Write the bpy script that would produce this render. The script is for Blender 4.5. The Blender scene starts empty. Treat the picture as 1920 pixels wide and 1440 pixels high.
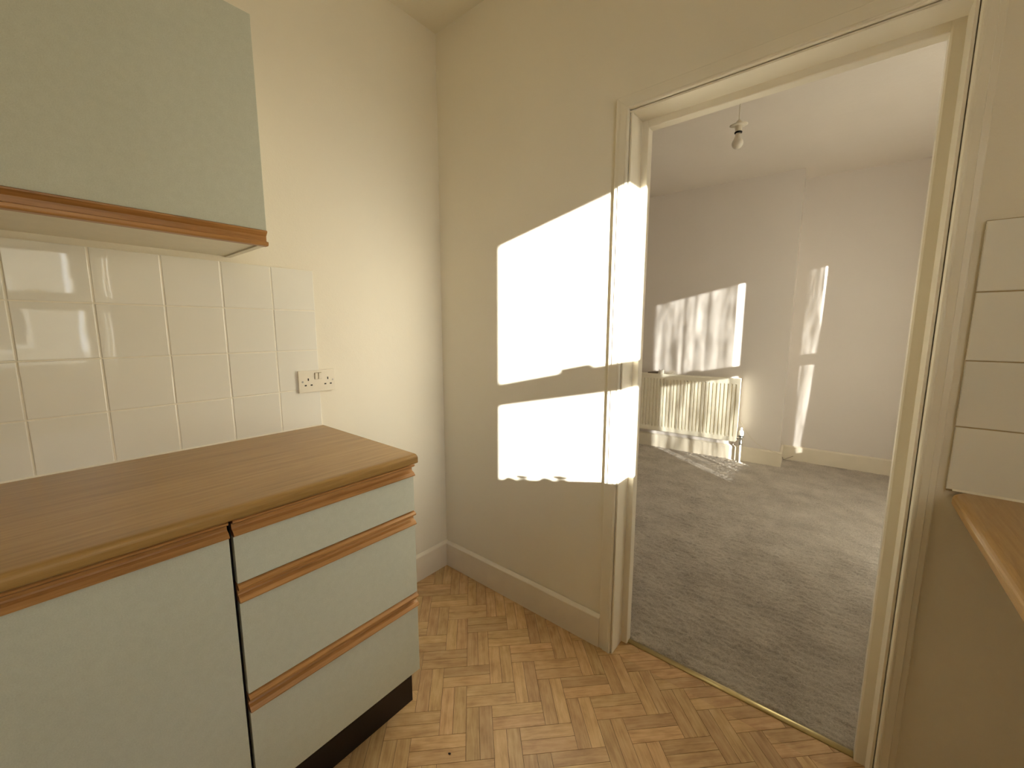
import bpy, bmesh, math, random
import numpy as np
from mathutils import Vector, Matrix
random.seed(7); rng = np.random.default_rng(7)
D = bpy.data; sc = bpy.context.scene; COL = sc.collection

# ------------------------------------------------------------------ camera
cd = D.cameras.new('camera'); cd.sensor_width = 36.0; cd.lens = 36.0*755.98/1920; cd.clip_start = 0.02
cam = D.objects.new('camera', cd); COL.objects.link(cam); sc.camera = cam
YAW, PITCH, ROLL = 0.6858, -0.1355, 0.001
F = Vector((-math.sin(YAW)*math.cos(PITCH), math.cos(YAW)*math.cos(PITCH), math.sin(PITCH)))
R0 = Vector((math.cos(YAW), math.sin(YAW), 0)); U0 = R0.cross(F)
Rr = R0*math.cos(ROLL)+U0*math.sin(ROLL); Uu = -R0*math.sin(ROLL)+U0*math.cos(ROLL)
M = Matrix((Rr, Uu, -F)).transposed().to_4x4(); M.translation = Vector((1.5872, -1.3767, 1.275))
cam.matrix_world = M
CAM = Vector((1.5872, -1.3767, 1.275))

# ------------------------------------------------------------------ light
SKY = 7.4
w = D.worlds.new('sky'); sc.world = w; w.use_nodes = True
w.node_tree.nodes['Background'].inputs['Color'].default_value = (0.94, 0.98, 1.04, 1)
w.node_tree.nodes['Background'].inputs['Strength'].default_value = SKY
SLOPE = 1.39          # light runs -1.39 in x for each +1 in y
sd = Vector((-SLOPE, 1.0, -0.224*SLOPE)).normalized()
sl = D.lights.new('sun', 'SUN'); sl.energy = 38; sl.color = (1.0, 0.965, 0.90); sl.angle = math.radians(0.53)
so = D.objects.new('sun', sl); COL.objects.link(so); so.location = (8, -5, 4)
so.rotation_euler = sd.to_track_quat('-Z', 'Y').to_euler()
vs = sc.view_settings; vs.view_transform = 'Standard'; vs.look = 'None'; vs.gamma = 1; vs.use_curve_mapping = False
vs.exposure = 0.0
sc.cycles.use_denoising = True
sc.cycles.diffuse_bounces = 8; sc.cycles.max_bounces = 12
sc.cycles.sample_clamp_indirect = 8

# ------------------------------------------------------------------ helpers
def srgb(r, g, b):
    f = lambda c: (c/12.92 if c <= .04045 else ((c+.055)/1.055)**2.4)
    return (f(r/255), f(g/255), f(b/255), 1)
class NT:
    def __init__(s, name):
        s.m = D.materials.new(name); s.m.use_nodes = True; s.t = s.m.node_tree; s.n = s.t.nodes
        s.b = s.n['Principled BSDF']; s.out = s.n['Material Output']
    def add(s, t, **kw):
        n = s.n.new(t)
        for k, v in kw.items(): setattr(n, k, v)
        return n
    def l(s, a, b): s.t.links.new(a, b)
    def coord(s, kind='Object', scale=(1, 1, 1), rot=(0, 0, 0)):
        c = s.add('ShaderNodeTexCoord'); mp = s.add('ShaderNodeMapping')
        mp.inputs['Scale'].default_value = scale; mp.inputs['Rotation'].default_value = rot
        s.l(c.outputs[kind], mp.inputs['Vector']); return mp.outputs[0]
    def pos(s, scale=(1, 1, 1)):
        g = s.add('ShaderNodeNewGeometry'); mp = s.add('ShaderNodeMapping'); mp.inputs['Scale'].default_value = scale
        s.l(g.outputs['Position'], mp.inputs['Vector']); return mp.outputs[0]
    def noise(s, vec, scale, detail=3, rough=.5, dist=0):
        n = s.add('ShaderNodeTexNoise'); n.inputs['Scale'].default_value = scale; n.inputs['Detail'].default_value = detail
        n.inputs['Roughness'].default_value = rough; n.inputs['Distortion'].default_value = dist
        s.l(vec, n.inputs['Vector']); return n.outputs['Fac']
    def ramp(s, fac, stops):
        r = s.add('ShaderNodeValToRGB'); e = r.color_ramp.elements
        while len(e) < len(stops): e.new(.5)
        for el, (p, c) in zip(e, stops): el.position = p; el.color = c
        s.l(fac, r.inputs[0]); return r.outputs[0]
    def math(s, op, a, b=0.0):
        n = s.add('ShaderNodeMath', operation=op)
        for i, v in enumerate((a, b)):
            if isinstance(v, (int, float)): n.inputs[i].default_value = v
            else: s.l(v, n.inputs[i])
        return n.outputs[0]
    def bump(s, h, strength, dist=.001):
        b = s.add('ShaderNodeBump'); b.inputs['Strength'].default_value = strength; b.inputs['Distance'].default_value = dist
        s.l(h, b.inputs['Height']); s.l(b.outputs[0], s.b.inputs['Normal'])
    def color(s, sock): s.l(sock, s.b.inputs['Base Color'])
    def rough(s, v): s.b.inputs['Roughness'].default_value = v
def plain(name, col, rough=.5, metal=0, spec=.5, var=.04, nscale=30, bump=.0):
    t = NT(name); v = t.pos(); n = t.noise(v, nscale, 3)
    c1 = tuple(x*(1-var) for x in col[:3])+(1,); c2 = tuple(min(1, x*(1+var)) for x in col[:3])+(1,)
    t.color(t.ramp(n, [(.3, c1), (.7, c2)])); t.rough(rough); t.b.inputs['Metallic'].default_value = metal
    t.b.inputs['Specular IOR Level'].default_value = spec
    if bump: t.bump(t.noise(t.pos(), 220, 3), bump, .001)
    return t.m
def paint(name, col, bumpy=.25, rough=.75):
    t = NT(name); big = t.noise(t.pos(), 2.2, 4)
    c1 = tuple(x*.97 for x in col[:3])+(1,)
    t.color(t.ramp(big, [(.35, c1), (.7, col)])); t.rough(rough); t.b.inputs['Specular IOR Level'].default_value = .3
    a = t.noise(t.pos(), 9, 4); b = t.noise(t.pos(), 160, 3)
    t.bump(t.math('ADD', t.math('MULTIPLY', a, 6.0), b), bumpy, .0012); return t.m
CREAM = srgb(240, 233, 216); LOUNGE = srgb(226, 219, 212)
M_wall = paint('cream_emulsion', CREAM)
M_lounge = paint('lounge_emulsion', LOUNGE)
M_ceil = paint('ceiling_emulsion', srgb(234, 227, 208), .5)
M_lceil = paint('lounge_ceiling_emulsion', srgb(230, 222, 212), .4)
M_gloss = plain('cream_gloss_paint', srgb(238, 231, 214), .28, var=.02, nscale=6, bump=.12)
M_skirt = plain('skirting_gloss_paint', srgb(234, 225, 208), .35, var=.03, nscale=9, bump=.12)
M_lskirt = plain('lounge_skirting_gloss_paint', srgb(230, 221, 202), .38, var=.03, nscale=9, bump=.12)
M_laminate = None
def mk_laminate():
    t = NT('grey_green_laminate'); n = t.noise(t.pos(), 420, 2, .7); n2 = t.noise(t.pos(), 60, 3)
    s = t.math('ADD', t.math('MULTIPLY', n, .7), t.math('MULTIPLY', n2, .3))
    t.color(t.ramp(s, [(.3, srgb(190, 192, 176)), (.7, srgb(204, 206, 191))])); t.rough(.42)
    t.bump(t.noise(t.pos(), 500, 2), .15, .0004); return t.m
M_laminate = mk_laminate()
M_carcass = plain('cabinet_carcass_white', srgb(226, 220, 200), .5, var=.02)
M_dark = plain('dark_brown_plinth', srgb(20, 8, 9), .45, var=.2, nscale=12)
M_black = plain('socket_slot_black', srgb(20, 16, 12), .6)
def wood(name, c1, c2, c3, axis='y', rough=.35, fine=1.0, bump=.15):
    """grain runs along axis"""
    t = NT(name); st = {'x': (.05, 1, 1), 'y': (1, .05, 1), 'z': (1, 1, .05)}[axis]
    v = t.pos(tuple(a for a in st)); 
    a = t.noise(v, 55*fine, 6, .62, .3); b = t.noise(v, 260*fine, 3, .7); c = t.noise(t.pos(tuple(.12 if q < 1 else q for q in st)), 5, 3)
    s = t.math('ADD', t.math('ADD', t.math('MULTIPLY', a, .5), t.math('MULTIPLY', b, .22)), t.math('MULTIPLY', c, .28))
    t.color(t.ramp(s, [(.34, c1), (.5, c2), (.66, c3)])); t.rough(rough); t.bump(b, bump, .0004); return t.m
M_top = wood('oak_laminate_worktop', srgb(140, 106, 58), srgb(166, 130, 77), srgb(184, 149, 95), 'y', .28, 1.3, .06)
M_handle = wood('oak_handle_rail', srgb(138, 93, 48), srgb(178, 129, 76), srgb(200, 154, 98), 'y', .33)
def mk_plank():
    t = NT('oak_parquet_vinyl')
    oi = t.add('ShaderNodeObjectInfo'); g = t.add('ShaderNodeNewGeometry')
    rnd = t.math('FRACT', t.math('ADD', oi.outputs['Random'], g.outputs['Random Per Island']))
    c = t.add('ShaderNodeTexCoord'); mp = t.add('ShaderNodeMapping'); cmb = t.add('ShaderNodeCombineXYZ')
    t.l(c.outputs['Object'], mp.inputs['Vector'])
    off = t.math('MULTIPLY', rnd, 37.0)
    for i in range(3): t.l(off, cmb.inputs[i])
    t.l(cmb.outputs[0], mp.inputs['Location'])
    def sc_(v, s):
        m = t.add('ShaderNodeVectorMath', operation='MULTIPLY'); t.l(v, m.inputs[0]); m.inputs[1].default_value = s; return m.outputs[0]
    a = t.noise(sc_(mp.outputs[0], (.09, 1, 1)), 90, 5, .6, .6); b = t.noise(sc_(mp.outputs[0], (.05, 1, 1)), 520, 3, .7)
    k = t.noise(sc_(mp.outputs[0], (.6, 1, 1)), 28, 3)
    s = t.math('ADD', t.math('ADD', t.math('MULTIPLY', a, .46), t.math('MULTIPLY', b, .2)), t.math('MULTIPLY', k, .34))
    base = t.ramp(s, [(.3, srgb(156, 117, 75)), (.5, srgb(198, 160, 115)), (.7, srgb(220, 187, 143))])
    hs = t.add('ShaderNodeHueSaturation'); t.l(base, hs.inputs['Color'])
    r2 = t.math('FRACT', t.math('MULTIPLY', rnd, 7.31))
    t.l(t.math('ADD', t.math('MULTIPLY', rnd, .28), .84), hs.inputs['Value'])
    t.l(t.math('ADD', t.math('MULTIPLY', r2, .010), .499), hs.inputs['Hue'])
    t.color(hs.outputs[0]); t.rough(.42); t.bump(b, .12, .0004); return t.m
M_plank = mk_plank()
M_joint = plain('parquet_joint', srgb(58, 36, 18), .7, var=.15)
def mk_tile():
    t = NT('glazed_cream_tile'); oi = t.add('ShaderNodeObjectInfo')
    v = t.math('ADD', t.math('MULTIPLY', oi.outputs['Random'], .04), .96)
    hs = t.add('ShaderNodeHueSaturation'); hs.inputs['Color'].default_value = srgb(241, 238, 228); t.l(v, hs.inputs['Value'])
    t.color(hs.outputs[0]); t.rough(.03); t.b.inputs['Specular IOR Level'].default_value = .55
    t.bump(t.noise(t.pos(), 9, 2), .16, .0012); return t.m
M_tile = mk_tile()
M_grout = plain('white_grout', srgb(240, 234, 218), .6, var=.03, nscale=60, bump=.3)
M_grout2 = plain('stained_grout', srgb(176, 156, 116), .8, var=.15, nscale=40, bump=.3)
M_plastic = plain('white_plastic', srgb(236, 228, 210), .3, var=.02)
M_chrome = plain('chrome', srgb(200, 196, 188), .15, 1.0, var=.02)
M_brass = plain('brass', srgb(216, 200, 150), .32, 1.0, var=.06, nscale=40)
M_steel = plain('brushed_steel', srgb(176, 174, 168), .3, 1.0, var=.03)
M_rad = plain('cream_radiator_enamel', srgb(240, 234, 214), .35, var=.02)
M_cable = plain('white_cable', srgb(214, 204, 184), .5)
M_brick = plain('red_brick', srgb(150, 84, 60), .85, var=.2, nscale=50, bump=.5)
def mk_glass():
    t = NT('window_glass'); t.n.remove(t.b)
    tr = t.add('ShaderNodeBsdfTransparent'); gl = t.add('ShaderNodeBsdfGlossy'); gl.inputs['Roughness'].default_value = .01
    fr = t.add('ShaderNodeFresnel'); fr.inputs[0].default_value = 1.45; mx = t.add('ShaderNodeMixShader')
    tr.inputs[0].default_value = (.97, .98, .97, 1)
    t.l(fr.outputs[0], mx.inputs[0]); t.l(tr.outputs[0], mx.inputs[1]); t.l(gl.outputs[0], mx.inputs[2]); t.l(mx.outputs[0], t.out.inputs[0])
    return t.m
M_glass = mk_glass()
def mk_bulb():
    t = NT('opal_glass'); t.b.inputs['Base Color'].default_value = srgb(238, 232, 220); t.rough(.25)
    t.b.inputs['Subsurface Weight'].default_value = .3; t.b.inputs['Subsurface Radius'].default_value = (.02, .02, .02); return t.m
M_bulb = mk_bulb()
def mk_carpet():
    t = NT('grey_beige_carpet')
    a = t.noise(t.pos(), 5, 4, .6); b = t.noise(t.pos((1.0, 1.6, 1)), 170, 3, .7); k = t.noise(t.pos(), 900, 2, .7)
    s = t.math('ADD', t.math('ADD', t.math('MULTIPLY', a, .25), t.math('MULTIPLY', b, .4)), t.math('MULTIPLY', k, .35))
    t.color(t.ramp(s, [(.38, srgb(148, 136, 122)), (.5, srgb(206, 195, 181)), (.62, srgb(238, 228, 214))]))
    t.rough(.95); t.b.inputs['Specular IOR Level'].default_value = .1
    t.b.inputs['Sheen Weight'].default_value = .25
    t.bump(t.math('ADD', b, k), 1.0, .004); return t.m
M_carpet = mk_carpet()
def mk_net():
    t = NT('net_curtain'); t.n.remove(t.b)
    tr = t.add('ShaderNodeBsdfTransparent'); tl = t.add('ShaderNodeBsdfTranslucent'); tl.inputs[0].default_value = srgb(240, 236, 224)
    df = t.add('ShaderNodeBsdfDiffuse'); df.inputs[0].default_value = srgb(240, 236, 224)
    m1 = t.add('ShaderNodeMixShader'); m1.inputs[0].default_value = .5; t.l(tl.outputs[0], m1.inputs[1]); t.l(df.outputs[0], m1.inputs[2])
    v = t.pos((1, 1, .05)); n = t.noise(v, 15, 3, .6); n2 = t.noise(t.pos((1, 1, .12)), 42, 2, .5)
    s = t.math('ADD', t.math('MULTIPLY', n, .7), t.math('MULTIPLY', n2, .3))
    dens = t.ramp(s, [(.34, (.74, .74, .74, 1)), (.47, (.88, .88, .88, 1)), (.60, (.99, .99, .99, 1))])
    m2 = t.add('ShaderNodeMixShader'); t.l(dens, m2.inputs[0]); t.l(tr.outputs[0], m2.inputs[1]); t.l(m1.outputs[0], m2.inputs[2])
    t.l(m2.outputs[0], t.out.inputs[0]); return t.m
M_net = mk_net()
M_cloth = plain('curtain_cloth', srgb(214, 202, 180), .9, var=.05)

def link(o, parent=None):
    COL.objects.link(o)
    if parent: o.parent = parent
    return o
def mesh_obj(name, bm, mat, parent=None, smooth=False):
    me = D.meshes.new(name); bmesh.ops.recalc_face_normals(bm, faces=bm.faces); bm.to_mesh(me); bm.free()
    if mat: me.materials.append(mat)
    if smooth:
        for p in me.polygons: p.use_smooth = True
    return link(D.objects.new(name, me), parent)
def empty(name, loc=(0, 0, 0), rz=0, parent=None):
    o = D.objects.new(name, None); o.location = loc; o.rotation_euler = (0, 0, rz); return link(o, parent)
def tag(o, label=None, cat=None, group=None, kind=None):
    if label: o['label'] = label
    if cat: o['category'] = cat
    if group: o['group'] = group
    if kind: o['kind'] = kind
    return o
def struct(o, label=None): o['kind'] = 'structure'; 
def add_box(bm, lo, hi, bev=0, seg=2):
    lo = Vector(lo); hi = Vector(hi)
    r = bmesh.ops.create_cube(bm, size=1, matrix=Matrix.Translation((lo+hi)/2) @ Matrix.Diagonal((*(hi-lo), 1)))
    if bev:
        vs_ = set(r['verts']); es = [e for e in bm.edges if e.verts[0] in vs_ and e.verts[1] in vs_]
        bmesh.ops.bevel(bm, geom=es, offset=bev, segments=seg, affect='EDGES', profile=.6)
def box(name, lo, hi, mat, parent=None, bev=0, seg=2, origin=None):
    bm = bmesh.new(); add_box(bm, lo, hi, bev, seg)
    if origin: bmesh.ops.translate(bm, verts=bm.verts, vec=-Vector(origin))
    o = mesh_obj(name, bm, mat, parent)
    if origin: o.location = origin
    return o
def boxes(name, lst, mat, parent=None, bev=0):
    bm = bmesh.new()
    for lo, hi in lst: add_box(bm, lo, hi, bev)
    return mesh_obj(name, bm, mat, parent)
def prism(name, prof, a0, a1, mat, parent=None, axis='y', smooth=False):
    """prof: 2-D outline. axis y: (x,z) swept y; axis z: (x,y) swept z; axis x: (y,z) swept x"""
    bm = bmesh.new()
    f = {'y': lambda p, a: (p[0], a, p[1]), 'z': lambda p, a: (p[0], p[1], a), 'x': lambda p, a: (a, p[0], p[1])}[axis]
    v0 = [bm.verts.new(f(p, a0)) for p in prof]; v1 = [bm.verts.new(f(p, a1)) for p in prof]
    n = len(prof); bm.faces.new(v0); bm.faces.new(v1[::-1])
    for i in range(n): bm.faces.new((v0[i], v0[(i+1) % n], v1[(i+1) % n], v1[i]))
    o = mesh_obj(name, bm, mat, parent)
    if smooth:
        for p in o.data.polygons: p.use_smooth = len(p.vertices) == 4
    return o
def lathe(bm, prof, seg=24, mat=Matrix()):
    """prof: (r,z) list about z"""
    rings = []
    for r, z in prof:
        rings.append([bm.verts.new(mat @ Vector((r*math.cos(2*math.pi*i/seg), r*math.sin(2*math.pi*i/seg), z))) for i in range(seg)])
    for a, b in zip(rings, rings[1:]):
        for i in range(seg): bm.faces.new((a[i], a[(i+1) % seg], b[(i+1) % seg], b[i]))
    bm.faces.new(rings[0][::-1]); bm.faces.new(rings[-1])
def tube(bm, pts, r, seg=10):
    pts = [Vector(p) for p in pts]; rings = []
    up = Vector((.13, .21, .97)).normalized()
    for i, p in enumerate(pts):
        t = (pts[min(i+1, len(pts)-1)]-pts[max(i-1, 0)]).normalized()
        a = t.cross(up)
        if a.length < 1e-3: a = t.cross(Vector((1, 0, 0)))
        a.normalize(); b = t.cross(a); rr = r[i] if isinstance(r, (list, tuple)) else r
        rings.append([bm.verts.new(p+(a*math.cos(2*math.pi*k/seg)+b*math.sin(2*math.pi*k/seg))*rr) for k in range(seg)])
    for x, y in zip(rings, rings[1:]):
        for k in range(seg): bm.faces.new((x[k], x[(k+1) % seg], y[(k+1) % seg], y[k]))
    bm.faces.new(rings[0][::-1]); bm.faces.new(rings[-1])
def smooth_path(pts, n=8):
    P = [Vector(p) for p in pts]; out = []
    for i in range(len(P)-1):
        p0 = P[max(i-1, 0)]; p1 = P[i]; p2 = P[i+1]; p3 = P[min(i+2, len(P)-1)]
        for k in range(n):
            t = k/n
            out.append(.5*((2*p1)+(p2-p0)*t+(2*p0-5*p1+4*p2-p3)*t*t+(3*p1-p0-3*p2+p3)*t**3))
    out.append(P[-1]); return out

# ------------------------------------------------------------------ shell
XW = 2.42; H = 2.629; YB = -3.2; T = .22
XO = XW+T
# windows (glass clear openings): y0,y1,z0,z1, rail z0,z1
WIN = {1: (-1.545, -.952, 1.031, 2.110, 1.402, 1.502),
       2: (1.132, 1.780, .352, 2.083, 1.207, 1.305),
       3: (2.42, 3.02, .352, 2.090, 1.207, 1.305)}
FRH = {1: .017}   # the kitchen window sits tight against its inner reveal
FR = .09   # opening is this much wider than the glass
struct(box('wall_left', (-.15, YB-.15, 0), (0, .0, H), M_wall)); WL = D.objects['wall_left']
XD0, XD1, ZD = .960, 1.768, 2.008      # rough opening in the door wall
def bar_wall(name, y0, y1, x0, mat):
    o = boxes(name, [((x0, y0, 0), (XD0, y1, H)), ((XD1, y0, 0), (XW, y1, H)), ((XD0, y0, ZD), (XD1, y1, H))], mat); struct(o); return o
WB = bar_wall('wall_back', 0, .07, -.15, M_wall)
bar_wall('wall_divider', .07, .14, -2.0, M_lounge)
struct(box('wall_front', (-.15, YB-.15, 0), (XW, YB, H), M_wall))
def holes_wall(name, y0, y1, wins, mat):
    ys = y0; L = []
    for k in wins:
        a, b, z0, z1 = WIN[k][0]-FR, WIN[k][1]+FRH.get(k, FR), WIN[k][2]-FR, WIN[k][3]+FR
        L += [((XW, ys, 0), (XO, a, H)), ((XW, a, 0), (XO, b, z0)), ((XW, a, z1), (XO, b, H))]; ys = b
    L.append(((XW, ys, 0), (XO, y1, H)))
    struct(boxes(name, L, mat))
holes_wall('wall_right', YB-.15, .07, [1], M_wall)
holes_wall('wall_right.001', .07, 3.6, [2, 3], M_lounge)
struct(box('wall_lounge', (-2.15, .07, 0), (-2.0, 3.6, H), M_lounge))
struct(box('ceiling', (-.15, YB-.15, H), (XO, .0701, H+.1), M_ceil))
struct(box('ceiling.001', (-2.15, .0702, H), (XO, 3.6, H+.1), M_lceil))
# far wall, turned 3 degrees: chimney breast and alcoves
far = empty('wall_far', (1.213, 3.005, 0), math.radians(3.0)); far['kind'] = 'structure'
BW = -2.10
box('chimney_breast', (BW, 0, 0), (0, .75, H), M_lounge, far)
box('alcove_wall', (0, .312, 0), (1.6, .75, H), M_lounge, far)
box('alcove_wall', (-3.6, .312, 0), (BW, .75, H), M_lounge, far)

# windows ------------------------------------------------------------
def window(k):
    y0, y1, z0, z1, r0, r1 = WIN[k]
    w_ = empty(f'window_{k}', (XW+.10, (y0+y1)/2, z0)); w_['kind'] = 'structure'
    P = Vector(w_.location); xa, xb = XW+.08, XW+.12
    def bx(name, lo, hi, mat, par=w_, bev=.002):
        o = box(name, Vector(lo)-P, Vector(hi)-P, mat, par, bev, 1); return o
    a, b, zl, zh = y0-FR, y1+FRH.get(k, FR), z0-FR, z1+FR
    bx('sash_stile', (xa, a, zl), (xb, y0, zh), M_gloss); bx('sash_stile', (xa, y1, zl), (xb, b, zh), M_gloss)
    bx('bottom_rail', (xa, y0, zl), (xb, y1, z0), M_gloss); bx('top_rail', (xa, y0, z1), (xb, y1, zh), M_gloss)
    bx('meeting_rail', (xa, y0, r0), (xb, y1, r1), M_gloss)
    ym = (y0+y1)/2; bx('sash_fastener', (xa, ym-.045, r1), (xa+.03, ym+.05, r1+.016), M_brass, bev=.003)
    bx('glass_pane', (XW+.098, y0, z0), (XW+.102, y1, r0), M_glass, bev=0); bx('glass_pane', (XW+.098, y0, r1), (XW+.102, y1, z1), M_glass, bev=0)
    bx('window_board', (XW-.02 if k > 1 else XW, a, zl-.012), (XW+.079, b, zl+.01), M_gloss, bev=.003)
    # brick reveal outside, bricks standing a little uneven
    n = int((zh-zl)/.075); cut = y0-(.118/SLOPE)
    for i in range(n):
        d = .004 if i % 2 else -.006
        bx('brick', (XW+.125, a, zl+.012+i*.075), (XO-.003, cut+d+random.uniform(-.003, .003), zl+.012+i*.075+.065), M_brick, bev=0)
for k in WIN: window(k)

# baseboards ----------------------------------------------------------
def skirt_prof(t=.018, h=.138): return [(0, 0), (t, 0), (t, h-.013), (t-.0015, h-.010), (t-.012, h-.001), (.0028, h), (.0022, h-.012), (0, h-.014)]
struct(prism('baseboard_left', skirt_prof(), -.6385, 0, M_skirt, axis='y'))
struct(prism('baseboard_back', [(-y, z) for y, z in skirt_prof()], .018, .926, M_skirt, axis='x'))
p = skirt_prof(.02, .147)
o1 = prism('baseboard_far', [(-y, z) for y, z in p], BW, .02, M_lskirt, axis='x'); o1.location = far.location; o1.rotation_euler = far.rotation_euler; struct(o1)
o2 = prism('baseboard_far.001', [(.312-y, z) for y, z in p], .0205, 1.4, M_lskirt, axis='x'); o2.location = far.location; o2.rotation_euler = far.rotation_euler; struct(o2)
o3 = prism('baseboard_far.002', p, .0005, .312, M_lskirt, axis='y'); o3.location = far.location; o3.rotation_euler = far.rotation_euler; struct(o3)
struct(prism('baseboard_divider', [(.14+y, z) for y, z in p], -2.0, .93, M_lskirt, axis='x'))

# door frame -----------------------------------------------------------
dr = empty('door_1', (1.363, 0, 0)); dr['kind'] = 'structure'
LX0, LX1, ZH = .983, 1.743, 1.985
def arch_prof(w=.049):
    # u from inner edge outwards, v out of the wall: rounded inner edge, flat face, stepped-down outer band
    f = w*.66
    return [(0, 0), (0, .0135), (.0012, .0165), (.0035, .0188), (.0065, .0198), (.0095, .0194), (.012, .0182), (f, .0178), (f+.0012, .0150), (w-.002, .0138), (w, .012), (w, 0)]
A = arch_prof(); A2 = arch_prof(.039)
def dprism(name, prof, a0, a1, axis, mat=M_gloss):
    o = prism(name, prof, a0, a1, mat, None, axis, smooth=False); o.parent = dr
    o.matrix_parent_inverse = Matrix.Translation(-dr.location); return o
def mitred(pa, pb):
    bm = bmesh.new(); va = [bm.verts.new(p) for p in pa]; vb = [bm.verts.new(p) for p in pb]; n = len(va)
    bm.faces.new(va); bm.faces.new(vb[::-1])
    for i in range(n): bm.faces.new((va[i], vb[i], vb[(i+1) % n], va[(i+1) % n]))
    o = mesh_obj('architrave', bm, M_gloss, dr); o.matrix_parent_inverse = Matrix.Translation(-dr.location)
ZA = ZH+.008
mitred([(.975-u, -v, 0) for u, v in A], [(.975-u, -v, ZA+u) for u, v in A])
mitred([(1.751+u, -v, 0) for u, v in A2], [(1.751+u, -v, ZA+p[0]) for (u, v), p in zip(A2, A)])
mitred([(.9751-u, -v, ZA+u+.0002) for u, v in A], [(1.7509+p[0], -v, ZA+u+.0002) for (u, v), p in zip(A, A2)])
def jamb(x0, x1, e):   # lining with a thin quirk beside the architrave
    s = 1 if e > 0 else -1
    inner, outer = (x1, x0) if s > 0 else (x0, x1)
    return [(outer, .0005), (inner-s*.0055, .0005), (inner-s*.0055, -.012), (inner, -.012), (inner, .14), (outer, .14)]
dprism('jamb', jamb(.9605, LX0, 1), 0, ZH, 'z'); dprism('jamb', jamb(LX1, 1.7675, -1), 0, ZH, 'z')
dprism('jamb', [(.0005, ZH+.0225), (.0005, ZH+.0055), (-.012, ZH+.0055), (-.012, ZH), (.14, ZH), (.14, ZH+.0225)], .9605, 1.7675, 'x')
YS0, YS1, WS = .074, .109, .0235
o = dprism('door_stop', [(LX0, YS0+.001), (LX0+WS-.002, YS0), (LX0+WS, YS0+.002), (LX0+WS, YS1), (LX0, YS1)], 0, ZH, 'z')
o = dprism('door_stop', [(LX1, YS0+.001), (LX1-WS-.002+.004, YS0), (LX1-WS-.002, YS0+.002), (LX1-WS-.002, YS1), (LX1, YS1)], 0, ZH, 'z')
o = dprism('door_stop', [(YS0, ZH), (YS0, ZH-WS+.002), (YS0+.002, ZH-WS), (YS1, ZH-WS), (YS1, ZH)], LX0+WS, LX1-WS-.002, 'x')
# brass threshold bar
bp = [(.083, .0), (.084, .003), (.088, .0055), (.094, .0075), (.100, .0072), (.105, .005), (.107, .0)]
tb = prism('threshold_bar', bp, LX0+WS+.0005, LX1-WS-.0025, M_brass, axis='x', smooth=True)
tag(tb, 'narrow brass threshold bar between the parquet floor and the grey carpet', 'threshold bar')

# ------------------------------------------------------------------ kitchen floor
FLOOR = box('floor', (-.15, YB-.15, -.1), (XO, .09, -.0022), M_joint); FLOOR['kind'] = 'structure'
WBL = .0857; AX, AY = .6425, -.4785; s2 = math.sqrt(.5)
uvec = Vector((s2, s2)); vvec = Vector((s2, -s2))
def clip(poly, x0, y0, x1, y1):
    for ax, val, sg in ((0, x0, 1), (0, x1, -1), (1, y0, 1), (1, y1, -1)):
        out = []
        for i in range(len(poly)):
            p, q = poly[i], poly[(i+1) % len(poly)]
            dp, dq = sg*(p[ax]-val), sg*(q[ax]-val)
            if dp >= 0: out.append(p)
            if (dp >= 0) != (dq >= 0):
                t = dp/(dp-dq); out.append(p+(q-p)*t)
        poly = out
        if len(poly) < 3: return []
    return poly
def cam_px(P):
    d = Vector(P)-CAM; z = d.dot(F)
    if z < .05: return None
    return 960+756*d.dot(Rr)/z, 720-756*d.dot(Uu)/z
planks = []
g = .0006
for k in range(-60, 60):
    for m in range(-30, 30):
        ou, ov = k*WBL+4*WBL*m, k*WBL
        for kind in 'HV':
            for half in (0, 1):
                if kind == 'H': u0, u1, v0, v1 = ou, ou+2*WBL, ov+half*WBL/2, ov+(half+1)*WBL/2
                else: u0, u1, v0, v1 = ou-WBL+half*WBL/2, ou-WBL+(half+1)*WBL/2, ov, ov+2*WBL
                cu, cv = (u0+u1)/2, (v0+v1)/2
                c = Vector((AX, AY))+uvec*cu+vvec*cv
                if not (-.1 < c.x < XW+.1 and YB-.1 < c.y < .17): continue
                planks.append((kind, c, (u0, u1, v0, v1)))
def rect_poly(c, ang, hl, hw):
    a = Vector((math.cos(ang), math.sin(ang))); b = Vector((-a.y, a.x))
    return [c+a*sx*hl+b*sy*hw for sx, sy in ((-1, -1), (1, -1), (1, 1), (-1, 1))]
REG = [(0, YB, XW, 0), (LX0, 0, LX1, .0835)]
HL, HWD = WBL-g, WBL/4-g
full = None; vis = []; rest = []
def plank_mesh(polys, c, ang, thick=.002):
    bm = bmesh.new(); R = Matrix.Rotation(-ang, 2)
    for poly in polys:
        t = []; b = []
        for p_ in poly:
            q = R @ (p_-c); t.append(bm.verts.new((q.x, q.y, 0))); b.append(bm.verts.new((q.x, q.y, -thick)))
        bm.faces.new(t); n = len(t)
        for i in range(n): bm.faces.new((t[i], b[i], b[(i+1) % n], t[(i+1) % n]))
    return bm
for kind, c, uvr in planks:
    ang = math.radians(45) if kind == 'H' else math.radians(-45)
    R4 = rect_poly(c, ang, HL, HWD)
    polys = [q for q in (clip(R4, *r) for r in REG) if len(q) >= 3]
    if not polys: continue
    px = cam_px((c.x, c.y, 0))
    seen = px is not None and -30 < px[0] < 1950 and px[1] < 1500 and not (c.x < .50 and c.y < -.66)
    whole = len(polys) == 1 and len(polys[0]) == 4 and all((a-b).length < 1e-6 for a, b in zip(polys[0], R4))
    (vis if seen else rest).append(((c-Vector((CAM.x, CAM.y))).length, kind, c, ang, polys, whole))
vis.sort(key=lambda t: t[0]); rest += vis[300:]; vis = vis[:300]
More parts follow.
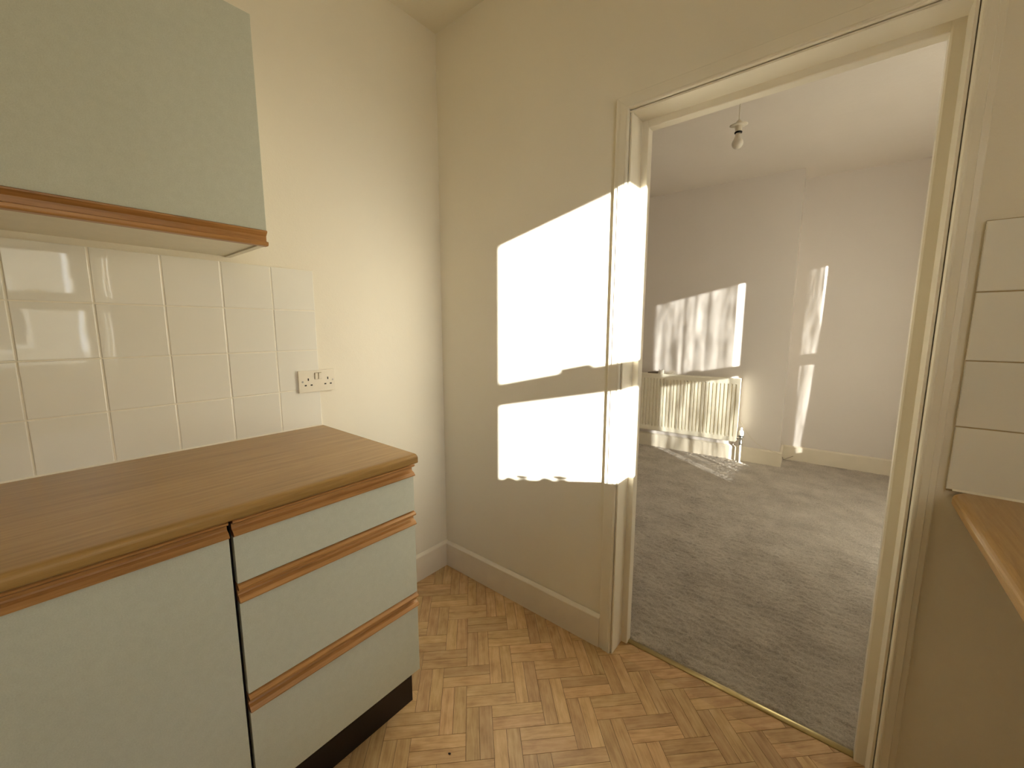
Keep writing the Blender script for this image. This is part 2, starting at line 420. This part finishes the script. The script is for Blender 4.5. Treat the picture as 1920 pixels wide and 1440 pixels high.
for d_, kind, c, ang, polys, whole in vis:
    if whole:
        if full is None:
            bm = plank_mesh(polys, c, ang); me = D.meshes.new('plank'); bm.to_mesh(me); bm.free(); me.materials.append(M_plank); full = me
        me = full
    else:
        bm = plank_mesh(polys, c, ang); me = D.meshes.new('plank'); bm.to_mesh(me); bm.free(); me.materials.append(M_plank)
    o = D.objects.new('plank', me); o.location = (c.x, c.y, random.uniform(-.00015, 0)); o.rotation_euler = (0, 0, ang+random.uniform(-.002, .002)); link(o, FLOOR)
bm = bmesh.new()
for d_, kind, c, ang, polys, whole in rest:
    b2 = plank_mesh(polys, Vector((0, 0)), 0); m2 = D.meshes.new('tmp'); b2.to_mesh(m2); b2.free(); bm.from_mesh(m2); D.meshes.remove(m2)
o = mesh_obj('parquet_planks', bm, M_plank, FLOOR); o['kind'] = 'stuff'

# ------------------------------------------------------------------ lounge carpet
struct(box('floor.001', (-2.0, .0905, -.1), (XO, 3.6, -.004), M_joint))
def grid_mesh(name, xs, ys, Z, mat):
    nx, ny = len(xs), len(ys); X, Y = np.meshgrid(xs, ys, indexing='ij')
    co = np.stack([X, Y, Z], -1).reshape(-1, 3).astype(np.float32)
    i, j = np.meshgrid(np.arange(nx-1), np.arange(ny-1), indexing='ij'); a = (i*ny+j).ravel()
    idx = np.stack([a, a+ny, a+ny+1, a+1], 1).astype(np.int32)
    me = D.meshes.new(name); me.vertices.add(len(co)); me.vertices.foreach_set('co', co.ravel())
    me.loops.add(idx.size); me.loops.foreach_set('vertex_index', idx.ravel())
    me.polygons.add(len(idx)); me.polygons.foreach_set('loop_start', np.arange(0, idx.size, 4, dtype=np.int32)); me.polygons.foreach_set('loop_total', np.full(len(idx), 4, np.int32))
    me.update(); me.validate(); me.materials.append(mat); me.polygons.foreach_set('use_smooth', np.ones(len(idx), bool))
    return D.objects.new(name, me)
def blur(a, k, ax):
    ker = np.exp(-.5*(np.arange(-3*k, 3*k+1)/k)**2) if k >= 1 else np.array([.2, .6, .2]); ker /= ker.sum()
    return np.apply_along_axis(lambda r: np.convolve(r, ker, 'same'), ax, a)
xs = np.arange(-.35, 2.42, .0055); ys = np.arange(.1055, 3.345, .0055)
nz = rng.standard_normal((len(xs), len(ys)))
f1 = blur(blur(nz, 1, 0), .5, 1); f1 /= f1.std()
n2_ = rng.standard_normal((len(xs), len(ys))); f2 = blur(blur(n2_, 4, 0), 1, 1); f2 /= f2.std()
n3_ = rng.standard_normal((len(xs)//8+1, len(ys)//8+1)); f3 = np.kron(blur(blur(n3_, 3, 0), 1, 1), np.ones((8, 8)))[:len(xs), :len(ys)]; f3 = blur(blur(f3, 4, 0), 4, 1); f3 /= f3.std()
Z = .006+.0017*f1+.0010*f2+.0012*f3
Z[:, 0] = .002
cp = grid_mesh('carpet', xs, ys, Z, M_carpet); link(cp)
# limit the carpet to the room: drop what lies inside the chimney breast
bm = bmesh.new(); bm.from_mesh(cp.data)
ca, sa = math.cos(math.radians(3)), math.sin(math.radians(3))
kill = [v for v in bm.verts if ((lambda dx, dy: (dx*ca+dy*sa < -.001 and -dx*sa+dy*ca > -.008) or (-dx*sa+dy*ca > .30))(v.co.x-1.213, v.co.y-3.005)) or ((v.co.x < LX0 or v.co.x > LX1) and v.co.y < .139)]
bmesh.ops.delete(bm, geom=kill, context='VERTS'); bm.to_mesh(cp.data); bm.free()
tag(cp, 'grey-beige cut pile carpet covering the next room beyond the doorway', 'carpet', kind='stuff')
o = box('carpet.001', (-2.0, .14, -.004), (-.356, 2.80, .006), M_carpet); tag(o, 'far left stretch of grey-beige carpet hidden behind the door wall', 'carpet', kind='stuff')

# ------------------------------------------------------------------ wall tiles
def tile_mesh(wd, ht, th, axis):
    bm = bmesh.new()
    lo, hi = ((0, -wd/2, -ht/2), (th, wd/2, ht/2)) if axis == 'x' else ((-wd/2, -th, -ht/2), (wd/2, 0, ht/2))
    add_box(bm, lo, hi)
    sel = [e for e in bm.edges if all((v.co.x > th*.5 if axis == 'x' else v.co.y < -th*.5) for v in e.verts)]
    bmesh.ops.bevel(bm, geom=sel, offset=.0022, segments=2, affect='EDGES', profile=.5)
    bmesh.ops.recalc_face_normals(bm, faces=bm.faces)
    me = D.meshes.new('tile'); bm.to_mesh(me); bm.free(); me.materials.append(M_tile); return me
TW, TH, ZT = .1488, .1495, 1.4926
tmx = tile_mesh(TW-.0026, TH-.0026, .0055, 'x')
YT = -.6385
box('grout', (0, YT-12*TW, .8945), (.0061, YT-.0005, ZT-.0005), M_grout, WL)
for r in range(4):
    for c in range(12):
        o = D.objects.new('tile', tmx); o.location = (.0016+random.uniform(0, .0004), YT-(c+.5)*TW+random.uniform(-.0004, .0004), ZT-(r+.5)*TH+random.uniform(-.0004, .0004))
        o.rotation_euler = (random.uniform(-.003, .003), random.uniform(-.004, .004), random.uniform(-.004, .004)); link(o, WL)
X0R, PR = 1.8065, .1535
tmy = tile_mesh(.1505, PR-.0024, .0065, 'y')
box('grout', (X0R+.0005, -.0062, .8945), (X0R+4*.1528, 0, 1.511), M_grout2, WB)
for r in range(4):
    for c in range(4):
        o = D.objects.new('tile', tmy); o.location = (X0R+.0753+c*.1528, -.0021, 1.511-(r+.5)*PR)
        o.rotation_euler = (random.uniform(-.006, .006), random.uniform(-.003, .003), random.uniform(-.004, .004)); link(o, WB)

# ------------------------------------------------------------------ worktops
def worktop_prof(x0, x1, z1=.896, th=.028, r=.011):
    pts = [(x0, z1-th), (x0, z1)]
    for i in range(7):
        a = math.pi/2*(1-i/6); pts.append((x1-r*1.5+r*1.5*math.cos(a), z1-r+r*math.sin(a)))
    for i in range(6):
        a = -math.pi/2*i/5*.9; pts.append((x1-.006+.006*math.cos(a), z1-th+.006+.006*math.sin(a)))
    pts.append((x1-.008, z1-th)); return pts
wt = prism('worktop', worktop_prof(.0, .612), -2.40, -.6385, M_top, axis='y')
bmw = bmesh.new(); bmw.from_mesh(wt.data); bmesh.ops.recalc_face_normals(bmw, faces=bmw.faces); bmw.to_mesh(wt.data); bmw.free()
tag(wt, 'long oak-effect worktop with rounded front edge under the tiled wall and double socket', 'worktop')
box('end_strip', (.001, -.6385, .8685), (.596, -.6378, .8955), M_top, wt)
pr = [(XW-x, z) for x, z in worktop_prof(.0, .605, .897, .03, .013)]
bm = bmesh.new(); rings = []
for y_, sh in [(-2.6, 0), (-.030, 0), (-.019, .003), (-.0125, .0085), (-.0085, .017)]:
    rings.append([bm.verts.new((x+(sh if x < XW-.3 else 0), y_, z)) for x, z in pr])
for a_, b_ in zip(rings, rings[1:]):
    for i_ in range(len(pr)): bm.faces.new((a_[i_], a_[(i_+1) % len(pr)], b_[(i_+1) % len(pr)], b_[i_]))
bm.faces.new(rings[0]); bm.faces.new(rings[-1][::-1])
wr = mesh_obj('worktop', bm, M_top)
tag(wr, 'second oak-effect worktop at the right edge, its front corner meeting the door frame', 'worktop')
# sealant bead behind both worktops
prism('sealant_bead', [(.0075, .896), (.0115, .896), (.0075, .9)], -2.39, YT, M_grout, WL)
prism('sealant_bead', [(-.0088, .897), (-.0125, .897), (-.0088, .9015)], X0R+.01, XW-.01, M_grout, WB, axis='x')

# ------------------------------------------------------------------ cabinets
def rail_prof(x, z0, h, flip=False):
    """handle rail seen from its end; x = face of the panel. lower lip flares, cove, small upper lip"""
    q = [(-.016, 0), (.003, 0), (.0085, .0025), (.0085, .0055), (.002, .0125), (-.0055, .0160), (-.0075, .019), (-.0075, .0295), (.0035, .0305), (.0075, .0335), (.0075, .037), (.002, .0415), (-.004, h-.001), (-.016, h)]
    if flip: q = [(a, h-b) for a, b in q][::-1]
    return [(x+a, z0+b) for a, b in q]
PX = .586
def front_panel(name, y0, y1, z0, z1, parent, x=PX):
    return box(name, (x-.016, y0, z0), (x, y1, z1), M_laminate, parent, .0008, 1)
def base_unit(name, y0, y1, drawers, label):
    r = empty(name, (PX, (y0+y1)/2, 0)); inv = Matrix.Translation(-r.location)
    tag(r, label, 'cabinet')
    bm = bmesh.new(); a, b = y0-.0015, y1+.0015
    for lo, hi in [((.02, a, .151), (PX-.018, a+.016, .8675)), ((.02, b-.016, .151), (PX-.018, b, .8675)), ((.02, a+.016, .151), (PX-.018, b-.016, .167)), ((.02, a+.016, .167), (.026, b-.016, .8675)), ((PX-.10, a+.016, .8505), (PX-.019, b-.016, .8675))]:
        add_box(bm, lo, hi)
    mesh_obj('body', bm, M_dark, r).matrix_parent_inverse = inv
    box('plinth', (.521, a, 0), (.537, b, .1505), M_dark, r).matrix_parent_inverse = inv
    if a > -1.2:
        box('plinth', (.05, b-.018, 0), (.5208, b-.002, .1505), M_dark, r).matrix_parent_inverse = inv
    if drawers:
        for z0, z1, h in ((.7090, .8218, .0425), (.4315, .6629, .0440), (.151, .3846, .0452)):
            d = front_panel('drawer', y0, y1, z0, z1, r); d.matrix_parent_inverse = inv
            prism('handle', rail_prof(PX, z1, h), y0, y1, M_handle, d)
    else:
        d = front_panel('door', y0, y1, .151, .8218, r); d.matrix_parent_inverse = inv
        prism('handle', rail_prof(PX, .8218, .0425), y0, y1, M_handle, d)
    return r
base_unit('base_cabinet', -1.1205, -.6375, True, 'pale grey-green base cabinet with three drawers and oak rails, nearest the doorway')
base_unit('base_cabinet', -1.7285, -1.1285, False, 'pale grey-green base cabinet with one tall door, left of the drawers')
base_unit('base_cabinet', -2.335, -1.735, False, 'pale base cabinet at the far end of the worktop, outside the left frame edge')
# wall cabinet
wc = empty('wall_cabinet', (.314, -1.2, 1.504)); tag(wc, 'pale grey-green wall cabinet with oak bottom rail hanging above the tiles', 'cabinet')
inv = Matrix.Translation(-wc.location); UY0, UY1 = -1.5045, -.9032
bm = bmesh.new()
for lo, hi in [((0, UY1-.016, 1.506), (.297, UY1, 2.089)), ((0, UY0, 1.506), (.297, UY0+.016, 2.089)), ((0, UY0+.016, 1.510), (.297, UY1-.016, 1.524)), ((0, UY0+.016, 2.073), (.297, UY1-.016, 2.089)), ((0, UY0+.016, 1.524), (.005, UY1-.016, 2.073))]:
    add_box(bm, lo, hi)
mesh_obj('body', bm, M_carcass, wc).matrix_parent_inverse = inv
d = box('door', (.298, UY0, 1.546), (.314, UY1, 2.089), M_laminate, wc, .0008, 1); d.matrix_parent_inverse = inv
prism('handle', [(.314+a, 1.504+b) for a, b in [(-.016, 0), (.003, 0), (.0065, .002), (.0075, .0045), (.0075, .0105), (-.002, .0120), (-.0055, .0145), (-.0055, .0275), (.000, .0330), (.0045, .0370), (.0045, .0400), (.002, .0418), (-.016, .0418)]], UY0, UY1, M_handle, d)
bm = bmesh.new()
wc2 = empty('wall_cabinet', (.314, -1.81, 1.504)); tag(wc2, 'pale wall cabinet beside the hanging one, outside the left frame edge', 'cabinet')
for src in list(wc.children):
    c = src.copy(); COL.objects.link(c); c.parent = wc2; c.matrix_parent_inverse = Matrix.Translation(-wc.location)
    for s_ in src.children:
        e = s_.copy(); COL.objects.link(e); e.parent = c

# right-hand base cabinet under the window, sink and taps
rb = empty('sink_cabinet', (1.84, -1.3, 0)); tag(rb, 'pale sink cabinet under the right-hand worktop below the window', 'cabinet'); inv = Matrix.Translation(-rb.location)
boxes('body', [((1.87, -2.2, .151), (2.39, -2.184, .866)), ((1.87, -.636, .151), (2.39, -.62, .866)), ((1.87, -2.184, .151), (2.39, -.636, .167))], M_carcass, rb).matrix_parent_inverse = inv
box('plinth', (1.90, -2.2, 0), (1.916, -.62, .1505), M_dark, rb).matrix_parent_inverse = inv
for a, b in ((-2.2, -1.68), (-1.676, -1.15), (-1.146, -.62)):
    dd = box('door', (1.852, a+.002, .151), (1.868, b-.002, .8218), M_laminate, rb, .0008, 1); dd.matrix_parent_inverse = inv
    prism('handle', [(3.704+.016-x-.0, z) for x, z in rail_prof(1.868, .8218, .0425)], a+.002, b-.002, M_handle, dd)
def tap(y, label):
    r = empty('pillar_tap', (2.29, y, .897)); tag(r, label, 'tap', 'taps at the sink')
    bm = bmesh.new(); lathe(bm, [(.024, 0), (.024, .006), (.013, .012), (.0125, .07), (.016, .075), (.016, .088), (.010, .092)], 20)
    mesh_obj('body', bm, M_chrome, r, True)
    bm = bmesh.new(); tube(bm, smooth_path([(0, 0, .06), (-.03, .0, .085), (-.075, 0, .09), (-.10, 0, .075), (-.105, 0, .06)], 6), .009, 12); mesh_obj('spout', bm, M_chrome, r, True)
    bm = bmesh.new(); lathe(bm, [(.006, .09), (.006, .105), (.017, .107), (.019, .114), (.017, .122), (.004, .125)], 16)
    tube(bm, [(-.0, -.03, .115), (0, .03, .115)], .005, 8); tube(bm, [(-.03, 0, .115), (.03, 0, .115)], .005, 8); mesh_obj('tap_head', bm, M_chrome, r, True)
tap(-1.275, 'chrome pillar tap by the window, farther from the doorway'); tap(-1.13, 'chrome pillar tap by the window, nearer the doorway')

# ------------------------------------------------------------------ double socket
sk = empty('double_socket', (.007, -.651, 1.0748)); tag(sk, 'white double switched socket straddling the edge of the wall tiles above the worktop', 'socket')
bm = bmesh.new(); add_box(bm, (-.0065, -.0705, -.0415), (.0085, .0705, .0415), .0012, 2)
mesh_obj('faceplate', bm, M_plastic, sk)
def slab(name, y, z, wy, hz, mat, x0=.0080, x1=.0089, bev=0): return box(name, (x0, y-wy/2, z-hz/2), (x1, y+wy/2, z+hz/2), mat, sk, bev, 1)
for cy in (-.035, .0405):
    slab('earth_slot', cy, .0075, .0042, .0095, M_black); slab('pin_slot', cy-.011, -.0145, .0075, .0048, M_black); slab('pin_slot', cy+.011, -.0145, .0075, .0048, M_black)
for cy in (-.0045, .0095):
    o = box('rocker_switch', (0, -.0055, -.012), (.0052, .0055, .012), M_plastic, sk, .0008, 1); o.location = (.0075, cy, .0195); o.rotation_euler = (0, math.radians(7), 0)
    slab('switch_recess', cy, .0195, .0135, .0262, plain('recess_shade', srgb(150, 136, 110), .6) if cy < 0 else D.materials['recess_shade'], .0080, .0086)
for cy in (-.0565, .0608):
    bm = bmesh.new(); lathe(bm, [(.0036, 0), (.0036, .0006), (.002, .0009)], 14, Matrix.Translation((.0083, cy, 0)) @ Matrix.Rotation(math.pi/2, 4, 'Y')); mesh_obj('screw', bm, M_steel, sk)

# ------------------------------------------------------------------ lounge things (in the turned frame of the far wall)
FM = Matrix.Translation((1.213, 3.005, 0)) @ Matrix.Rotation(math.radians(3), 4, 'Z')
def lempty(name, loc): 
    o = empty(name); o.matrix_world = FM @ Matrix.Translation(loc); return o
rad = lempty('radiator', (-.35, -.10, 0)); tag(rad, 'cream ribbed panel radiator under the sunlit patch on the chimney breast', 'radiator')
RZ0, RZ1, RL = .205, .812, 1.38
bm = bmesh.new()
pitch = .0333; rec = .0125
prof = [(-RL, 0)]
# pressed panel: outer border at y=0, flutes recessed between raised ribs
prof = [(0, 0)]; x = -.026
while x > -RL+.03:
    prof += [(x, 0), (x-.003, rec), (x-.0115, rec+.001), (x-.0155, 0)]; x -= pitch
prof += [(-RL, 0)]
zs = [(RZ0, None), (RZ0+.040, 0.0), (RZ0+.056, 1.0), (RZ1-.066, 1.0), (RZ1-.050, 0.0), (RZ1-.012, None), (RZ1-.004, 'r'), (RZ1, 'r2')]
rows = []
for z, k in zs:
    f_ = k if isinstance(k, float) else 0.0
    yo = .004 if k == 'r' else (.012 if k == 'r2' else 0)
    rows.append([bm.verts.new((px_, py_*f_+yo, z)) for px_, py_ in prof])
for r0, r1 in zip(rows, rows[1:]):
    for i in range(len(prof)-1): bm.faces.new((r0[i], r0[i+1], r1[i+1], r1[i]))
mesh_obj('front_panel', bm, M_rad, rad)
box('side_panel', (-.0005, .003, RZ0+.01), (.0015, .058, RZ1-.002), M_rad, rad, .0005, 1)
box('side_panel', (-RL-.0015, .003, RZ0+.01), (-RL+.0005, .058, RZ1-.002), M_rad, rad, .0005, 1)
box('rear_panel', (-RL+.01, .052, RZ0), (-.008, .062, RZ1-.015), M_rad, rad, .002, 1)
bm = bmesh.new(); add_box(bm, (-RL, .010, RZ1-.002), (0, .014, RZ1+.001)); add_box(bm, (-RL, .054, RZ1-.002), (0, .058, RZ1+.001))
i = 0
xx = -.006
while xx > -RL: add_box(bm, (xx-.003, .014, RZ1-.002), (xx, .054, RZ1+.0005)); xx -= .012
mesh_obj('top_grille', bm, M_rad, rad)
box('bracket', (-.20, .062, .35), (-.17, .098, .70), M_rad, rad); box('bracket', (-1.2, .062, .35), (-1.17, .098, .70), M_rad, rad)
def rpart(name, bm, mat, sm=True): return mesh_obj(name, bm, mat, rad, sm)
bm = bmesh.new(); tube(bm, [(-.0, .030, .235), (.018, .030, .235)], .010, 12); tube(bm, [(.018, .030, .235), (.034, .030, .235)], .013, 6); rpart('valve_union', bm, M_chrome, False)
bm = bmesh.new(); lathe(bm, [(.013, .175), (.015, .178), (.015, .205), (.012, .21), (.012, .245), (.016, .248), (.017, .256)], 16, Matrix.Translation((.038, .03, 0))); rpart('valve_body', bm, M_steel)
bm = bmesh.new(); lathe(bm, [(.020, .257), (.0205, .268)], 20, Matrix.Translation((.038, .03, 0))); rpart('valve_ring', bm, M_black)
bm = bmesh.new(); lathe(bm, [(.021, .269), (.0215, .30), (.018, .313), (.010, .318), (.009, .342), (.005, .345)], 20, Matrix.Translation((.038, .03, 0))); rpart('valve_cap', bm, M_plastic)
bm = bmesh.new(); tube(bm, [(.038, .03, .004), (.038, .03, .178)], .0085, 14); rpart('pipe', bm, M_rad)
# things lying on the radiator
pb = lempty('plug_adaptor', (-1.085, -.075, RZ1+.001)); tag(pb, 'small white plug adaptor on top of the radiator beside a coiled cable', 'adaptor')
box('casing', (-.026, -.016, 0), (.024, .018, .036), M_plastic, pb, .004, 2)
box('pin', (-.022, -.004, .035), (-.019, .004, .047), M_steel, pb); box('pin', (.006, -.004, .035), (.009, .004, .047), M_steel, pb)
cc = lempty('coiled_cable', (-1.0, -.07, RZ1+.001)); tag(cc, 'loose coil of thin pale cable on the radiator, right of the plug adaptor', 'cable')
bm = bmesh.new(); pts = []
for i in range(70):
    a = i*.55; r_ = .030+.010*math.sin(i*.37); pts.append((-.01+r_*1.35*math.cos(a)+.0006*i, .022*math.sin(a)+.004*math.sin(i), .004+.026*abs(math.sin(i*.23))*(.5+.5*math.cos(i*.9))+i*.00012))
tube(bm, smooth_path(pts, 3), .0017, 6); mesh_obj('cable_loops', bm, M_cable, cc, True)
wd = lempty('bracket_strip', (-1.165, -.07, RZ1+.001)); tag(wd, 'flat grey strip on the radiator top, left of the plug adaptor', 'strip')
prism('wedge', [(-.055, 0), (.045, 0), (.045, .024), (-.055, .010)], -.02, .02, plain('grey_plastic', srgb(120, 108, 92), .5), wd, axis='y')
# thin cable down the wall
cb = lempty('wall_cable', (-.345, -.012, 0)); tag(cb, 'thin pale cable sagging from the radiator down to the alcove baseboard', 'cable')
bm = bmesh.new(); tube(bm, smooth_path([(-.02, .002, .47), (0, .0, .417), (.09, -.002, .272), (.19, -.012, .184), (.341, -.016, .134), (.362, -.012, .125)], 8), .0021, 6)
mesh_obj('cable_run', bm, M_cable, cb, True)
bm = bmesh.new(); tube(bm, smooth_path([(.372, .02, .10), (.378, .10, .055), (.40, .20, .042), (.45, .262, .06)], 8), .0024, 6); mesh_obj('cable_tail', bm, plain('grey_cable', srgb(130, 116, 98), .5), cb, True)

# pendant light
pl = empty('pendant_light', (1.02, 1.35, H)); tag(pl, 'bare white pearl bulb on a white flex hanging from the ceiling beyond the doorway', 'light')
bm = bmesh.new(); lathe(bm, [(.045, 0), (.045, -.012), (.03, -.022), (.008, -.026)], 24); mesh_obj('ceiling_rose', bm, M_plastic, pl, True)
zt = 2.452-H
bm = bmesh.new(); tube(bm, [(0, 0, -.02), (.0, .0, zt)], .0032, 8); mesh_obj('flex', bm, M_plastic, pl, True)
bm = bmesh.new(); lathe(bm, [(.004, zt+.001), (.012, zt-.006), (.019, zt-.020), (.0205, zt-.030), (.019, zt-.033), (.017, zt-.060), (.018, zt-.064)], 24); mesh_obj('lamp_holder', bm, M_plastic, pl, True)
bm = bmesh.new(); lathe(bm, [(.020, zt-.028), (.036, zt-.030), (.046, zt-.0255), (.0465, zt-.0275), (.036, zt-.033), (.020, zt-.031)], 28); bmesh.ops.rotate(bm, verts=bm.verts, cent=(0, 0, zt-.03), matrix=Matrix.Rotation(.10, 3, (1, .4, 0))); mesh_obj('shade_ring', bm, M_plastic, pl, True)
bm = bmesh.new(); lathe(bm, [(.0195, zt-.064), (.0200, zt-.0655), (.0200, zt-.0695), (.0135, zt-.071)], 24); mesh_obj('bulb_collar', bm, M_black, pl, True)
bm = bmesh.new(); pf = [(.0135, zt-.071), (.0145, zt-.080), (.019, zt-.096)]
for i in range(11):
    a = math.radians(38-i*12.8); pf.append((.030*math.cos(a) if i < 10 else .002, zt-.125+.030*math.sin(a)))
lathe(bm, pf, 28); mesh_obj('bulb', bm, M_bulb, pl, True)

# curtains at the lounge windows
def curtain(name, y0, y1, x, z0, z1, amp, mat, label, flare=0):
    n = int((y1-y0)/.008); ys_ = np.linspace(0, 1, n); zs_ = np.linspace(0, 1, 14); X = np.zeros((n, 14)); Y = np.zeros((n, 14)); ZZ = np.zeros((n, 14))
    for i, u in enumerate(ys_):
        for j, v in enumerate(zs_):
            k = (1-v); ph = u*(y1-y0)*62+1.3*math.sin(u*9); a_ = amp*(.6+.6*k)
            X[i, j] = x+a_*math.sin(ph)+.004*math.sin(ph*2.3+2*v); Y[i, j] = y0+(y1-y0)*u-flare*k*k*(1-u); ZZ[i, j] = z0+(z1-z0)*v
    bm = bmesh.new(); vv = [[bm.verts.new((X[i, j], Y[i, j], ZZ[i, j])) for j in range(14)] for i in range(n)]
    for i in range(n-1):
        for j in range(13): bm.faces.new((vv[i][j], vv[i+1][j], vv[i+1][j+1], vv[i][j+1]))
    o = mesh_obj(name, bm, mat, None, True); tag(o, label, 'curtain'); return o
curtain('net_curtain', 1.02, 1.868, XW-.09, .30, 2.2, .018, M_net, 'white net curtain across the nearer lounge window')
curtain('net_curtain', 2.36, 2.70, XW-.145, .30, 2.2, .007, M_net, 'narrow white net curtain at the farther lounge window')
curtain('curtain', 2.655, 3.24, XW-.07, .25, 2.2, .016, M_cloth, 'pale cloth curtain drawn over most of the farther lounge window', flare=.06)

# ------------------------------------------------------------------ outside the windows
struct(box('ground', (XO, -30, -.5), (45, 40, -.4), plain('paving_outside', srgb(150, 146, 136), .9, var=.15, nscale=2)))
M_render = plain('blocker_render', srgb(186, 178, 160), .85, var=.06, nscale=3); M_roof = plain('roof_slate', srgb(92, 90, 92), .8, var=.15, nscale=6)
M_dpane = plain('dark_pane', srgb(60, 64, 70), .1)
def sky_blocker(y0, y1, wins, label):  # unseen buildings added to hide most of the sky from the tile reflections
    hs = empty('sky_blocker', (10.6, (y0+y1)/2, -.4)); tag(hs, label, 'sky_blocker'); h = (y1-y0)/2
    box('wall', (0, -h, 0), (6, h, 4.6), M_render, hs)
    prism('roof', [(-.3, 4.6), (3, 6.2), (6.3, 4.6)], -h, h, M_roof, hs)
    for yy in wins:
        f_ = box('window', (-.05, yy-.5, 1.3), (-.001, yy+.5, 2.6), M_gloss, hs); box('pane', (-.06, yy-.43, 1.37), (-.051, yy+.43, 2.53), M_dpane, f_)
sky_blocker(-.12, 14.5, (-5, -1.5, 2, 5.5), 'long pale building-shaped sky blocker added out of view beyond the right-hand windows')
sky_blocker(-2.9, -.60, (0,), 'narrow pale building-shaped sky blocker added beyond the kitchen window, left of the long one')  # gap left between the two so a bright sky streak reflects in the tiles

# a crumb on the floor in front of the drawers
cr = bmesh.new(); bmesh.ops.create_icosphere(cr, subdivisions=1, radius=.0034)
for v in cr.verts: v.co = Vector((v.co.x*1.5+random.uniform(-.0008, .0008), v.co.y*.9, v.co.z*.7+.0016))
o = mesh_obj('crumb', cr, M_dark); o.location = (.772, -.677, 0); o.rotation_euler = (0, 0, .6); tag(o, 'tiny dark crumb lying on a parquet strip in front of the drawer cabinet', 'crumb')
